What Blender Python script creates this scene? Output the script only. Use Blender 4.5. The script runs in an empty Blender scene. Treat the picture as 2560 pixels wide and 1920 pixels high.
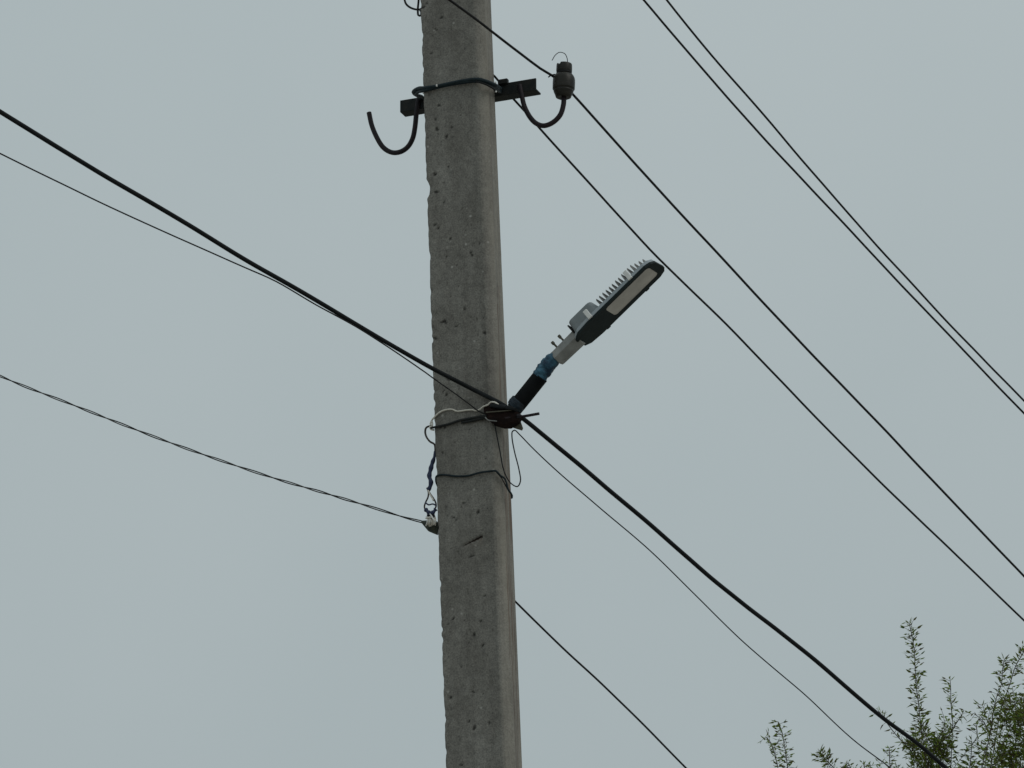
import bpy, bmesh, math, random
from mathutils import Vector, Matrix, noise
random.seed(7)
R = math.radians
S = bpy.context.scene
COL = S.collection

# ------------------------------------------------------------------ camera
FPX, CX, CY = 11000.0, 1280.0, 960.0          # long lens, in photograph pixels
PITCH, ROLL = R(20), R(1.5)
CAM = Vector((0, 0, 1.6))
FW = Vector((0, math.cos(PITCH), math.sin(PITCH)))
UP0 = Vector((0, -math.sin(PITCH), math.cos(PITCH)))
RT0 = Vector((1, 0, 0))
RT = RT0*math.cos(ROLL) - UP0*math.sin(ROLL)
UP = RT0*math.sin(ROLL) + UP0*math.cos(ROLL)
cd = bpy.data.cameras.new('camera')
cam = bpy.data.objects.new('camera', cd); COL.objects.link(cam)
m = Matrix((RT, UP, -FW)).transposed().to_4x4(); m.translation = CAM
cam.matrix_world = m
cd.sensor_width = 36; cd.lens = 36*FPX/2560; cd.clip_start = .1; cd.clip_end = 6000
S.camera = cam

# ------------------------------------------------------------------ sky, sun, exposure
SUN_EL, SUN_AZ = R(40), R(122)                 # azimuth measured from +Y towards +X
w = bpy.data.worlds.new('World'); S.world = w; w.use_nodes = True
nt = w.node_tree; nt.nodes.clear()
N = nt.nodes.new
out = N('ShaderNodeOutputWorld'); bg = N('ShaderNodeBackground'); bg2 = N('ShaderNodeBackground')
sky = N('ShaderNodeTexSky'); sky.sky_type = 'NISHITA'; sky.sun_disc = False
sky.sun_elevation = SUN_EL; sky.sun_rotation = SUN_AZ
bg.inputs['Strength'].default_value = .07
tc = N('ShaderNodeTexCoord'); ns = N('ShaderNodeTexNoise'); ns.inputs['Scale'].default_value = 5
ns.inputs['Detail'].default_value = 5
rmp = N('ShaderNodeValToRGB')                 # the cloud layer: nearly even pale blue-grey
rmp.color_ramp.elements[0].position = .3; rmp.color_ramp.elements[0].color = (.401, .465, .477, 1)
rmp.color_ramp.elements[1].position = .7; rmp.color_ramp.elements[1].color = (.431, .492, .503, 1)
nt.links.new(tc.outputs['Generated'], ns.inputs['Vector']); nt.links.new(ns.outputs['Fac'], rmp.inputs['Fac'])
# cloud brightens slowly with height
sep = N('ShaderNodeSeparateXYZ'); nt.links.new(tc.outputs['Generated'], sep.inputs[0])
mr = N('ShaderNodeMapRange'); mr.inputs[1].default_value = 0; mr.inputs[2].default_value = 1
mr.inputs[3].default_value = .84; mr.inputs[4].default_value = 1.26
nt.links.new(sep.outputs['Z'], mr.inputs[0])
nt.links.new(mr.outputs[0], bg2.inputs['Strength']); nt.links.new(rmp.outputs['Color'], bg2.inputs['Color'])
nt.links.new(sky.outputs['Color'], bg.inputs['Color'])
mx = N('ShaderNodeMixShader'); mx.inputs[0].default_value = .95
nt.links.new(bg.outputs[0], mx.inputs[1]); nt.links.new(bg2.outputs[0], mx.inputs[2])
nt.links.new(mx.outputs[0], out.inputs['Surface'])
sd = bpy.data.lights.new('sun', 'SUN'); sd.energy = .6; sd.angle = R(30); sd.color = (1, .96, .9)
sun = bpy.data.objects.new('sun', sd); COL.objects.link(sun)
sv = Vector((math.sin(SUN_AZ)*math.cos(SUN_EL), math.cos(SUN_AZ)*math.cos(SUN_EL), math.sin(SUN_EL)))
sun.rotation_euler = sv.to_track_quat('Z', 'Y').to_euler(); sun.location = (10, 0, 30)
S.view_settings.view_transform = 'Standard'; S.view_settings.look = 'None'
S.view_settings.exposure = 0; S.view_settings.gamma = 1
S.view_settings.use_curve_mapping = False

# ------------------------------------------------------------------ helpers
def U(px, py, d):                              # point of the place seen at a photograph pixel, d metres deep
    return CAM + (FW + RT*((px-CX)/FPX) + UP*((CY-py)/FPX))*d
def proj(p):
    q = p-CAM; d = q.dot(FW)
    return (CX+FPX*q.dot(RT)/d, CY-FPX*q.dot(UP)/d, d)
def linear(c): return tuple((x/12.92 if x <= .04045 else ((x+.055)/1.055)**2.4) for x in c)

def tag(o, label=None, cat=None, group=None, kind=None):
    if label: o['label'] = label
    if cat: o['category'] = cat
    if group: o['group'] = group
    if kind: o['kind'] = kind
    return o
def empty(name, loc):
    o = bpy.data.objects.new(name, None); COL.objects.link(o); o.location = loc
    o.empty_display_size = .1
    return o
def link(name, verts, faces, mat, parent=None, smooth=True, attr=None):
    me = bpy.data.meshes.new(name); me.from_pydata([tuple(v) for v in verts], [], faces); me.validate()
    if smooth:
        for p in me.polygons: p.use_smooth = True
    if attr:
        for nm, vals in attr.items():
            a = me.attributes.new(nm, 'FLOAT', 'POINT')
            for i, v in enumerate(vals): a.data[i].value = v
    me.materials.append(mat)
    o = bpy.data.objects.new(name, me); COL.objects.link(o)
    if parent:
        o.parent = parent; o.matrix_parent_inverse = Matrix.Translation(-parent.location)
    else:                                      # origin at the thing itself
        c = sum((Vector(v) for v in verts), Vector())/len(verts)
        me.transform(Matrix.Translation(-c)); o.location = c
    return o
def spline(pts, step=.01, closed=False):       # Catmull-Rom through 3D points
    pts = [Vector(p) for p in pts]; outp = []
    n = len(pts)
    for i in range(n-1):
        p0 = pts[i-1] if i else pts[0]*2-pts[1]
        p1, p2 = pts[i], pts[i+1]
        p3 = pts[i+2] if i+2 < n else pts[-1]*2-pts[-2]
        L = (p2-p1).length
        d01 = max((p1-p0).length, 1e-6)**.5; d12 = max(L, 1e-6)**.5; d23 = max((p3-p2).length, 1e-6)**.5
        m1 = (p2-p1) + d12*((p1-p0)/d01 - (p2-p0)/(d01+d12)) if i else (p2-p1)
        m2 = (p2-p1) + d12*((p3-p2)/d23 - (p3-p1)/(d12+d23)) if i+2 < n else (p2-p1)
        k = max(1, int(math.ceil(L/step)))
        for j in range(k):
            t = j/k; t2 = t*t; t3 = t2*t
            outp.append(p1*(2*t3-3*t2+1) + m1*(t3-2*t2+t) + p2*(-2*t3+3*t2) + m2*(t3-t2))
    outp.append(pts[-1]); return outp
def tubegeo(pts, r, sides=8, V=None, F=None, flat=None):
    V = [] if V is None else V; F = [] if F is None else F
    n = len(pts); base = len(V)
    t = (pts[1]-pts[0]).normalized()
    a = t.cross(Vector((0, 0, 1)));
    if a.length < .1: a = t.cross(Vector((0, 1, 0)))
    a.normalize()
    for i in range(n):
        tt = (pts[min(i+1, n-1)]-pts[max(i-1, 0)]).normalized()
        a = (a - tt*a.dot(tt)).normalized(); b = tt.cross(a)
        rr = r(i/(n-1)) if callable(r) else r
        for k in range(sides):
            an = 2*math.pi*k/sides
            V.append(pts[i] + (a*math.cos(an)+b*math.sin(an))*rr)
    for i in range(n-1):
        for k in range(sides):
            k2 = (k+1) % sides
            F.append((base+i*sides+k, base+i*sides+k2, base+(i+1)*sides+k2, base+(i+1)*sides+k))
    F.append(tuple(base+k for k in reversed(range(sides))))
    F.append(tuple(base+(n-1)*sides+k for k in range(sides)))
    return V, F
def tube(name, pts, r, mat, parent=None, sides=8, step=.01, smooth=True, wob=0):
    p = spline(pts, step)
    if wob: p = [q + noise.noise_vector(q*(5 if (pts[0]-pts[-1]).length > 3 else 9))*wob for q in p]
    V, F = tubegeo(p, r, sides)
    o = link(name, V, F, mat, parent, smooth)
    if smooth and sides > 5: cap_sharp(o)
    return o
def cap_sharp(o):
    for p in o.data.polygons:
        if len(p.vertices) > 4: p.use_smooth = False
def bevelled(name, verts, faces, mat, parent, width=.002, seg=2, frame=None):
    bm = bmesh.new(); vs = [bm.verts.new(v) for v in verts]
    for f in faces: bm.faces.new([vs[i] for i in f])
    bmesh.ops.recalc_face_normals(bm, faces=bm.faces)
    if width:
        bmesh.ops.bevel(bm, geom=[e for e in bm.edges], offset=width, segments=seg, affect='EDGES', profile=.5)
    if frame: bmesh.ops.transform(bm, matrix=frame, verts=bm.verts)
    bmesh.ops.recalc_face_normals(bm, faces=bm.faces)
    V = [v.co.copy() for v in bm.verts]; bm.verts.index_update()
    F = [tuple(v.index for v in f.verts) for f in bm.faces]; bm.free()
    return link(name, V, F, mat, parent, smooth=False)
def prism(name, poly, w0, w1, mat, parent, frame, width=.0015, seg=2, top=None):
    n = len(poly); top = top or poly
    V = [Vector((u, v, w0)) for u, v in poly] + [Vector((u, v, w1)) for u, v in top]
    F = [tuple(range(n)), tuple(range(n, 2*n))] + [(i, (i+1) % n, n+(i+1) % n, n+i) for i in range(n)]
    return bevelled(name, V, F, mat, parent, width, seg, frame)

# ------------------------------------------------------------------ materials
def new_mat(name):
    m = bpy.data.materials.new(name); m.use_nodes = True
    return m, m.node_tree, m.node_tree.nodes['Principled BSDF']
def mat(name, c1, c2=None, rough=.6, scale=30, metal=0, bump=.2, detail=6, spec=.4, lo=.35, hi=.65, bscale=None, bdist=.001, third=None, coords='Object'):
    m, nt, b = new_mat(name); n = nt.nodes.new; l = nt.links.new
    t = n('ShaderNodeTexCoord'); x = n('ShaderNodeTexNoise'); x.inputs['Scale'].default_value = scale
    x.inputs['Detail'].default_value = detail; x.inputs['Roughness'].default_value = .6
    l(t.outputs[coords], x.inputs['Vector'])
    r = n('ShaderNodeValToRGB'); e = r.color_ramp.elements
    e[0].position = lo; e[0].color = (*c1, 1); e[1].position = hi; e[1].color = (*(c2 or c1), 1)
    if third: q = e.new(third[0]); q.color = (*third[1], 1)
    l(x.outputs['Fac'], r.inputs['Fac']); l(r.outputs['Color'], b.inputs['Base Color'])
    b.inputs['Roughness'].default_value = rough; b.inputs['Metallic'].default_value = metal
    b.inputs['Specular IOR Level'].default_value = spec
    if bump:
        y = n('ShaderNodeTexNoise'); y.inputs['Scale'].default_value = bscale or scale*4; y.inputs['Detail'].default_value = 4
        l(t.outputs[coords], y.inputs['Vector'])
        bp = n('ShaderNodeBump'); bp.inputs['Strength'].default_value = bump; bp.inputs['Distance'].default_value = bdist
        l(y.outputs['Fac'], bp.inputs['Height']); l(bp.outputs[0], b.inputs['Normal'])
    return m
M_cable = mat('black cable rubber', (.005, .007, .008), (.011, .013, .015), .7, 25, spec=.2)
M_wire = mat('weathered dark wire', (.008, .009, .010), (.020, .020, .020), .65, 40, spec=.2)
M_alu = mat('oxidised aluminium wire', (.05, .05, .05), (.10, .098, .092), .6, 60, metal=.5)
M_steel = mat('dark weathered steel', (.009, .013, .014), (.022, .022, .020), .7, 45, spec=.25)
M_rod = mat('dark purple-brown rusted rod', (.012, .012, .017), (.026, .016, .018), .6, 18, spec=.25)
M_rust = mat('deep brown rust', (.008, .005, .005), (.020, .010, .008), .9, 50, bump=.8, spec=.15, third=(.8, (.05, .028, .018)))
M_ceram = mat('grimy brown-grey insulator ceramic', (.009, .009, .007), (.026, .023, .017), .42, 18, bump=.4, spec=.3)
M_grey = mat('light grey painted aluminium', (.27, .31, .335), (.34, .375, .40), .5, 25, bump=.15)
M_grey3 = mat('grey driver box paint', (.165, .19, .20), (.25, .275, .285), .55, 14, bump=.3, lo=.3, hi=.7)
M_grey2 = mat('dusty warm grey casting', (.18, .182, .175), (.31, .31, .295), .6, 16, bump=.3)
M_black = mat('black lamp underside', (.006, .013, .014), (.013, .022, .023), .6, 20, spec=.2)
M_lens = mat('frosted diffuser', (.43, .40, .365), (.58, .54, .49), .4, 12, bump=.1)
M_white = mat('white plastic', (.70, .70, .68), (.80, .80, .78), .5, 40)
M_blue = mat('wrinkled blue tape', (.002, .024, .055), (.055, .175, .26), .45, 20, bump=.5, bdist=.003, bscale=40, lo=.42, hi=.66)
M_blue2 = mat('grimy blue tape', (.004, .008, .014), (.02, .038, .055), .6, 30, bump=.5)
M_sleeve = mat('black pipe wrap', (.004, .005, .006), (.009, .010, .011), .75, 30, bump=.4, spec=.12)
M_bluec = mat('navy cable tape', (.008, .014, .05), (.022, .035, .085), .5, 60, bump=.6)
M_cream = mat('cream insulated wire', (.60, .56, .49), (.78, .74, .67), .5, 80)
M_brown = mat('dull brown flex', (.03, .026, .025), (.085, .07, .06), .6, 60)
M_teal = mat('dark teal insulated wire', (.004, .012, .016), (.010, .022, .028), .6, 60, spec=.25)
M_tab = mat('beige steel tab', (.06, .058, .042), (.13, .12, .088), .7, 60, bump=.4)
M_glass = mat('greenish stained anchor', (.010, .018, .016), (.05, .06, .04), .5, 70, bump=.5)
M_bark = mat('grey-brown bark', (.035, .028, .02), (.09, .07, .05), .9, 40, bump=.8)
def leafmat(name, c1, c2):
    m, nt, b = new_mat(name); n = nt.nodes.new; l = nt.links.new
    oi = n('ShaderNodeAttribute'); oi.attribute_name = 'tone'
    r = n('ShaderNodeValToRGB'); e = r.color_ramp.elements
    e[0].color = (*c1, 1); e[1].color = (*c2, 1); q = e.new(.85); q.color = (.20, .30, .03, 1); e[2].position = 1; e[2].color = (*c2, 1)
    q2 = e.new(.06); q2.color = (.075, .04, .022, 1)
    l(oi.outputs['Fac'], r.inputs['Fac']); l(r.outputs['Color'], b.inputs['Base Color'])
    b.inputs['Roughness'].default_value = .5
    tr = n('ShaderNodeBsdfTranslucent'); l(r.outputs['Color'], tr.inputs['Color'])
    mx = n('ShaderNodeMixShader'); mx.inputs[0].default_value = .6
    l(b.outputs[0], mx.inputs[1]); l(tr.outputs[0], mx.inputs[2])
    l(mx.outputs[0], nt.nodes['Material Output'].inputs['Surface'])
    return m
M_leaf = leafmat('narrow green leaf', (.075, .14, .04), (.22, .32, .10))

def concrete():
    m, nt, b = new_mat('weathered pole concrete'); n = nt.nodes.new; l = nt.links.new
    t = n('ShaderNodeTexCoord')
    def ramp(src, stops):
        r = n('ShaderNodeValToRGB'); e = r.color_ramp.elements
        e[0].position, e[0].color = stops[0][0], (*stops[0][1], 1)
        e[1].position, e[1].color = stops[-1][0], (*stops[-1][1], 1)
        for p, c in stops[1:-1]: q = e.new(p); q.color = (*c, 1)
        l(src, r.inputs['Fac']); return r.outputs['Color']
    def nz(scale, detail=5, stretch=None, rough=.6):
        x = n('ShaderNodeTexNoise'); x.inputs['Scale'].default_value = scale; x.inputs['Detail'].default_value = detail
        x.inputs['Roughness'].default_value = rough
        if stretch:
            mp = n('ShaderNodeMapping'); mp.inputs['Scale'].default_value = stretch
            l(t.outputs['Object'], mp.inputs[0]); l(mp.outputs[0], x.inputs['Vector'])
        else: l(t.outputs['Object'], x.inputs['Vector'])
        return x.outputs['Fac']
    def mix(fac, a, bb, mode='MIX'):
        x = n('ShaderNodeMix'); x.data_type = 'RGBA'; x.blend_type = mode
        if isinstance(fac, float): x.inputs[0].default_value = fac
        else: l(fac, x.inputs[0])
        for s, v in ((6, a), (7, bb)):
            if isinstance(v, tuple): x.inputs[s].default_value = (*v, 1)
            else: l(v, x.inputs[s])
        return x.outputs[2]
    big = ramp(nz(6, 6), [(.3, (.168, .160, .145)), (.5, (.198, .190, .173)), (.7, (.230, .222, .204))])
    grain = ramp(nz(220, 3), [(.3, (.66, .66, .66)), (.5, (1, 1, 1)), (.72, (1.3, 1.3, 1.28))])
    c = mix(1.0, big, grain, 'MULTIPLY')
    streak = ramp(nz(9, 5, (3, 3, .35)), [(.35, (.84, .83, .82)), (.65, (1.08, 1.08, 1.07))])
    c = mix(.8, c, streak, 'MULTIPLY')
    # fine vertical dark mottling near the casting side
    mott = ramp(nz(70, 3, (1, 1, .5)), [(.27, (.55, .54, .52)), (.38, (1, 1, 1)), (1, (1, 1, 1))])
    c = mix(.7, c, mott, 'MULTIPLY')
    mid = ramp(nz(48, 4), [(.3, (.84, .84, .84)), (.5, (1, 1, 1)), (.7, (1.13, 1.13, 1.12))])
    c = mix(.9, c, mid, 'MULTIPLY')
    # small pale specks
    vo = n('ShaderNodeTexVoronoi'); vo.inputs['Scale'].default_value = 26; vo.inputs['Randomness'].default_value = 1
    l(t.outputs['Object'], vo.inputs['Vector'])
    sp = ramp(vo.outputs['Distance'], [(0, (1, 1, 1)), (.05, (.8, .8, .8)), (.14, (0, 0, 0))])
    gate = ramp(nz(14, 2), [(.47, (0, 0, 0)), (.56, (1, 1, 1))])
    g2 = mix(1.0, sp, gate, 'MULTIPLY')
    c = mix(g2, c, (.42, .41, .38))
    dark_attr = n('ShaderNodeAttribute'); dark_attr.attribute_name = 'pit_strip'  # darkens pits, slit and seam, and a strip beside the right edge
    c = mix(dark_attr.outputs['Fac'], c, (.022, .021, .018))
    warm = n('ShaderNodeAttribute'); warm.attribute_name = 'warm'  # lighter tone standing in for brightness on the faces turned right
    c = mix(warm.outputs['Fac'], c, (.34, .315, .265))
    rs = n('ShaderNodeAttribute'); rs.attribute_name = 'rust'
    c = mix(rs.outputs['Fac'], c, (.12, .07, .045))
    l(c, b.inputs['Base Color']); b.inputs['Roughness'].default_value = .93
    b.inputs['Specular IOR Level'].default_value = .2
    bp = n('ShaderNodeBump'); bp.inputs['Strength'].default_value = .7; bp.inputs['Distance'].default_value = .0015
    l(nz(160, 6, None, .7), bp.inputs['Height'])
    bp2 = n('ShaderNodeBump'); bp2.inputs['Strength'].default_value = .5; bp2.inputs['Distance'].default_value = .004
    l(nz(35, 4), bp2.inputs['Height']); l(bp.outputs[0], bp2.inputs['Normal'])
    l(bp2.outputs[0], b.inputs['Normal'])
    return m
M_conc = concrete()

# ------------------------------------------------------------------ ground
def ground():
    m, nt, b = new_mat('dusty gravel and dry grass'); n = nt.nodes.new; l = nt.links.new
    t = n('ShaderNodeTexCoord'); x = n('ShaderNodeTexNoise'); x.inputs['Scale'].default_value = .15; x.inputs['Detail'].default_value = 10
    l(t.outputs['Object'], x.inputs['Vector']); r = n('ShaderNodeValToRGB'); e = r.color_ramp.elements
    e[0].position = .42; e[0].color = (.27, .25, .22, 1); e[1].position = .62; e[1].color = (.36, .34, .305, 1)  # unseen ground, kept pale so it bounces light up onto undersides
    q = e.new(.38); q.color = (.15, .16, .085, 1)
    l(x.outputs['Fac'], r.inputs['Fac']); l(r.outputs['Color'], b.inputs['Base Color']); b.inputs['Roughness'].default_value = .95
    V = []; F = []; rings = [0, 6, 15, 40, 120, 400, 1200, 3000]; K = 48
    V.append(Vector((0, 0, 0)))
    for rr in rings[1:]:
        for k in range(K):
            a = 2*math.pi*k/K; V.append(Vector((rr*math.cos(a), rr*math.sin(a), noise.noise(Vector((math.cos(a)*rr*.05, math.sin(a)*rr*.05, 0)))*.04)))
    for k in range(K): F.append((0, 1+k, 1+(k+1) % K))
    for j in range(len(rings)-2):
        for k in range(K):
            a = 1+j*K; F.append((a+k, a+K+k, a+K+(k+1) % K, a+(k+1) % K))
    o = link('ground', V, F, m); tag(o, kind='structure'); return o
ground()

# ------------------------------------------------------------------ the concrete pole
YP = 12.65                                     # its front-left arris stands in this plane
def on_y(px, py, Y):
    d = FW + RT*((px-CX)/FPX) + UP*((CY-py)/FPX)
    return CAM + d*((Y-CAM.y)/d.y)
CT, CB = on_y(1051, 0, YP), on_y(1115, 1920, YP)
AX = (CT-CB)/(CT.z-CB.z)                       # arris direction per metre of height
PHI = R(68.5)
FD = Vector((math.sin(PHI), -math.cos(PHI), 0))        # along the broad face, to the right and nearer
GD = Vector((math.cos(PHI), math.sin(PHI), 0))         # away from the camera, through the pole
NF = FD.cross(AX).normalized()
if NF.dot(GD) < 0: NF = -NF
def Vp(px, py, g):                             # point seen at a pixel, lying g metres behind the broad face
    d = FW + RT*((px-CX)/FPX) + UP*((CY-py)/FPX)
    o = CB + NF*g
    return CAM + d*((o-CAM).dot(NF)/d.dot(NF))
dT, dB = (CT-CAM).dot(FW), (CB-CAM).dot(FW)
kT, kB = 176*dT/FPX/.2200, 190.5*dB/FPX/.2200
PX_PER = None
SEC = [(0, 0), (.183, 0), (.190, .0030), (.200, .0135), (.209, .028), (.184, .150), (.172, .158), (.035, .158), (.022, .148)]
mx_ = max(a*math.sin(PHI)+b*math.cos(PHI) for a, b in SEC)
KS = .2200/mx_
def kz(z): return (kB + (kT-kB)*(z-CB.z)/(CT.z-CB.z))*KS
def pole_pt(z, a, b):                          # z height, (a, b) in nominal section metres
    return CB + AX*(z-CB.z) + (FD*a + GD*b)*kz(z)
# surface marks measured on the broad face: (px, py, radius px, depth, elongation)
marks = [(1087,436,5),(1090,480,5.5),(1120,417,3.5),(1180,503,0),(1125,596,4),(1116,640,3),(1086,562,4),(1096,570,4),(1199,608,3.5),(1211,620,3),
         (1177,630,4),(1180,638,4),(1142,662,3),(1222,730,3),(1161,772,4),(1212,832,7),(1219,840,4),(1140,816,4),(1107,804,6),(1113,805,5),
         (1086,846,5),(1121,949,4),(1116,986,4.5),(1109,978,3.5),(1103,44,4.5),(1057,18,6.5),(1066,8,4),(1090,74,4),(1097,263,4.5),(1088,297,4),
         (1092,322,6),(1129,318,4),(1116,341,5),(1087,435,5),(1110,505,3),(1078,133,4),(1190,84,6),(1112,1068,4),(1101,1069,4),(1136,1104,3),
         (1107,1132,4),(1213,1146,3),(1159,1258,4),(1195,1280,5),(1134,1293,4),(1140,1301,3.5),(1116,1267,3),(1179,1391,5),(1212,1489,4),
         (1202,1553,4),(1185,1586,5),(1207,1613,4),(1126,1743,5),(1182,1729,4),(1185,1819,6),(1172,1803,4),(1223,1806,4),(1153,1912,4),
         (1162,1552,3),(1120,1560,3),(1100,1545,6),(1133,1546,4),(1250,1577,4),(1206,1350,0)]
marks = [q for q in marks if q[2]]
rng = random.Random(3)
for _ in range(110):
    y = rng.uniform(0, 1920); x = 1051+64*y/1920 + rng.uniform(3, 140)
    marks.append((x, y, rng.uniform(1.2, 2.4)))
notches = [(472, 8, 26), (300, 2, 10), (850, 3, 9), (1010, 3, 12), (1060, 2, 9), (175, 2.5, 10), (1180, 2, 12), (1460, 2.5, 10),
           (1600, 3, 9), (1575, 2.5, 8), (1700, 2, 12), (1800, 2.5, 9), (980, 2, 6), (640, 2, 12), (90, 2, 10), (1880, 2, 9)]
def build_pole():
    # outline sampled round the section
    corners = SEC; pts = []
    segs = [46, 3, 4, 6, 22, 3, 10, 3, 14]
    for i, (a, b) in enumerate(corners):
        c, d = corners[(i+1) % len(corners)]
        for j in range(segs[i]):
            t = j/segs[i]; pts.append((a+(c-a)*t, b+(d-b)*t, i))
    n = len(pts)
    z_lo, z_hi = CB.z-.25, CT.z+.3
    zs = [-.6, 0, .5, 1, 1.5, 2, 2.5, 3, 3.4, 3.8]
    zs = [z for z in zs if z < z_lo-.1]; z = z_lo
    while z < z_hi: zs.append(z); z += .0042
    zs += [z_hi+.2, z_hi+.6, z_hi+1.0, z_hi+1.5, z_hi+2.0]
    # marks in height / section metres
    M = []
    for px, py, r in marks:
        p = Vp(px, py, 0); h = p.z
        a = (p-pole_pt(h, 0, 0)).dot(FD)/kz(h)
        M.append((h, a, r/810*.82, rng.uniform(.55, 1.25), rng.uniform(-.8, .8)))
    cells = {}
    for h, a, r, el, sk in M:
        for q in range(-1, 2): cells.setdefault(int(h*20)+q, []).append((h, a, r, el, sk))
    NT = [(on_y(1070, py, YP).z, dpx/810, hpx/810) for py, dpx, hpx in notches]
    V = []; pit_strip = []; warm = []; rust = []
    slitA = Vp(1158, 1364, 0); slitB = Vp(1204, 1341, 0)
    for z in zs:
        fine = z_lo <= z <= z_hi
        for (a, b, s) in pts:
            p = pole_pt(z, a, b); pv = 0; wv = 0; rv = 0
            if fine:
                c = Vector((a*8, b*8, z*1.0))
                out_n = -GD if s == 0 else (FD if s == 4 else Vector((0, 0, 0)))
                if s in (1, 2, 3): out_n = (FD*(s*.28)-GD).normalized()
                dsp = noise.noise(Vector((a*40, b*40, z*25)))*.0006 + noise.noise(Vector((a*9, b*9, z*2.2)))*.0016
                # chips along the left arris
                e = math.hypot(a, b)
                ch = 0
                if e < .03:
                    for (nz_, dd, hh) in NT:
                        if abs(z-nz_) < hh: ch = max(ch, dd*(1-(abs(z-nz_)/hh)**2))
                    ch += max(0, noise.noise(Vector((0, 3, z*38)))*.0032+.0004) + max(0, noise.noise(Vector((7, 3, z*9))))*.003
                    ch *= max(0, 1-e/.03)
                    p = p + (FD*.9+GD*.5)*ch
                if s in (1, 2, 3, 4):
                    k2 = max(0, noise.noise(Vector((2, 9, z*14)))-.15)*.006*max(0, 1-math.hypot(a-.209, b-.028)/.02)
                    p = p - FD*k2
                    # right-hand faces, painted paler for the light on them; rusty seam low down
                    band = max(0, 1-abs(b-.045)/.04)
                    zt = Vp(1243, 690, 0).z
                    if s == 4:
                        seam = abs(b-(.052+.008*noise.noise(Vector((0, 0, z*2.3)))))
                        if seam < .005 and z < zt: rv = .8*max(0, .35+noise.noise(Vector((1, 1, z*6)))*1.2); pv = max(pv, .55)
                        rv = max(rv, min(.6, max(0, noise.noise(Vector((b*60, 5, z*3)))*1.3)) * (1 if z < zt else .25))
                    wv = .22+.35*noise.noise(Vector((a*30, b*30, z*3)))
                elif s == 0 and a > .15: pv = max(0, min(1, (a-.15)/.02)*(.10+.22*noise.noise(Vector((a*25, 2, z*5)))))  # broad face darker in an uneven strip towards its right edge
                if s in (1, 2): wv *= .5*s-.2
                if s == 0:
                    for (h, aa, r, el, sk) in cells.get(int(z*20), ()):
                        dd = math.hypot((z-h)/el+(a-aa)*sk, (a-aa)*el)/r*(1+.5*noise.noise(Vector((a*260, z*260, h*50))))
                        if dd < 1.35:
                            q = max(0, 1-dd/1.35); dsp -= .004*q*min(1, r/.005); pv = max(pv, min(.85, q*1.9*min(1, r/.0042)))
                    # slit where the reinforcement sits near the surface
                    d = slitB-slitA; L = d.length; d = d.normalized(); q = p-slitA; t = q.dot(d)
                    if -.003 < t < L+.003:
                        off = (q-d*t).dot(Vector((0, 0, 1)))
                        if abs(off) < .0035: dsp -= .004; pv = max(pv, .75*(.3+.7*min(1, t/L)))
                        if -.03 < off < .003: rv = max(rv, .4*(1+off/.03)*min(1, t/L+.2)*(.6+noise.noise(Vector((a*90, z*90, 3)))))
                p = p + out_n*dsp
            V.append(p); pit_strip.append(pv); warm.append(max(0, wv)); rust.append(max(0, rv))
    F = []
    for j in range(len(zs)-1):
        for k in range(n):
            k2 = (k+1) % n; F.append((j*n+k, j*n+k2, (j+1)*n+k2, (j+1)*n+k))
    F.append(tuple(reversed(range(n)))); F.append(tuple((len(zs)-1)*n+k for k in range(n)))
    root = empty('utility_pole', pole_pt(0, .1, .08))
    tag(root, 'tall square grey concrete utility pole with chipped left edge and dark pits', 'utility pole')
    o = link('shaft', V, F, M_conc, root, True, {'pit_strip': pit_strip, 'warm': warm, 'rust': rust})
    # arrises stay crisp
    A = slitA+(slitB-slitA)*.05; B = slitB
    tube('reinforcing_bar', [A+NF*.003, (A+B)/2+NF*.0015, B-NF*.0005], lambda t: .0005+.0011*t, M_rust, root, 6, .004)
    return root
build_pole()

# ------------------------------------------------------------------ line wires
WD = Vector((math.sin(R(45)), math.cos(R(45)), 0))      # the line runs away to the right
VPX = CX + FPX*WD.dot(RT)/WD.dot(FW)
def pd(px, py, g=0): return (Vp(px, py, g)-CAM).dot(FW)
def along(pts, x0, d0):                        # pixel points of a line wire; depth follows the run of the line
    return [U(x, y, d0*(VPX-x0)/(VPX-x)) for x, y in pts]
def extend(p, before, after, curve=.0045):     # carry it on beyond the picture, easing like a sagging span
    outp = list(p)
    if after:
        d = (p[-1]-p[-2]); h = math.hypot(d.x, d.y); d = d/h; sl = d.z
        hd = Vector((d.x, d.y, 0)); q = p[-1]; k = 0
        while k < after: k += 1; q = q + hd + Vector((0, 0, sl+curve*k)); outp.append(q)
    if before:
        d = (p[0]-p[1]); h = math.hypot(d.x, d.y); d = d/h; sl = d.z
        hd = Vector((d.x, d.y, 0)); q = p[0]; k = 0; pre = []
        while k < before: k += 1; q = q + hd + Vector((0, 0, sl+curve*k)); pre.append(q)
        outp = pre[::-1] + outp
    return outp
def wire(name, pts, r, m, label, cat, sides=8, step=.05, group=None, wob=0):
    o = tube(name, pts, r, m, None, sides, step, wob=wob); tag(o, label, cat, group); return o
OV = 1.1573
def ov(L): return [(x*OV, y*OV) for x, y in L]
dTop = pd(1240, 200, .1)
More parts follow.
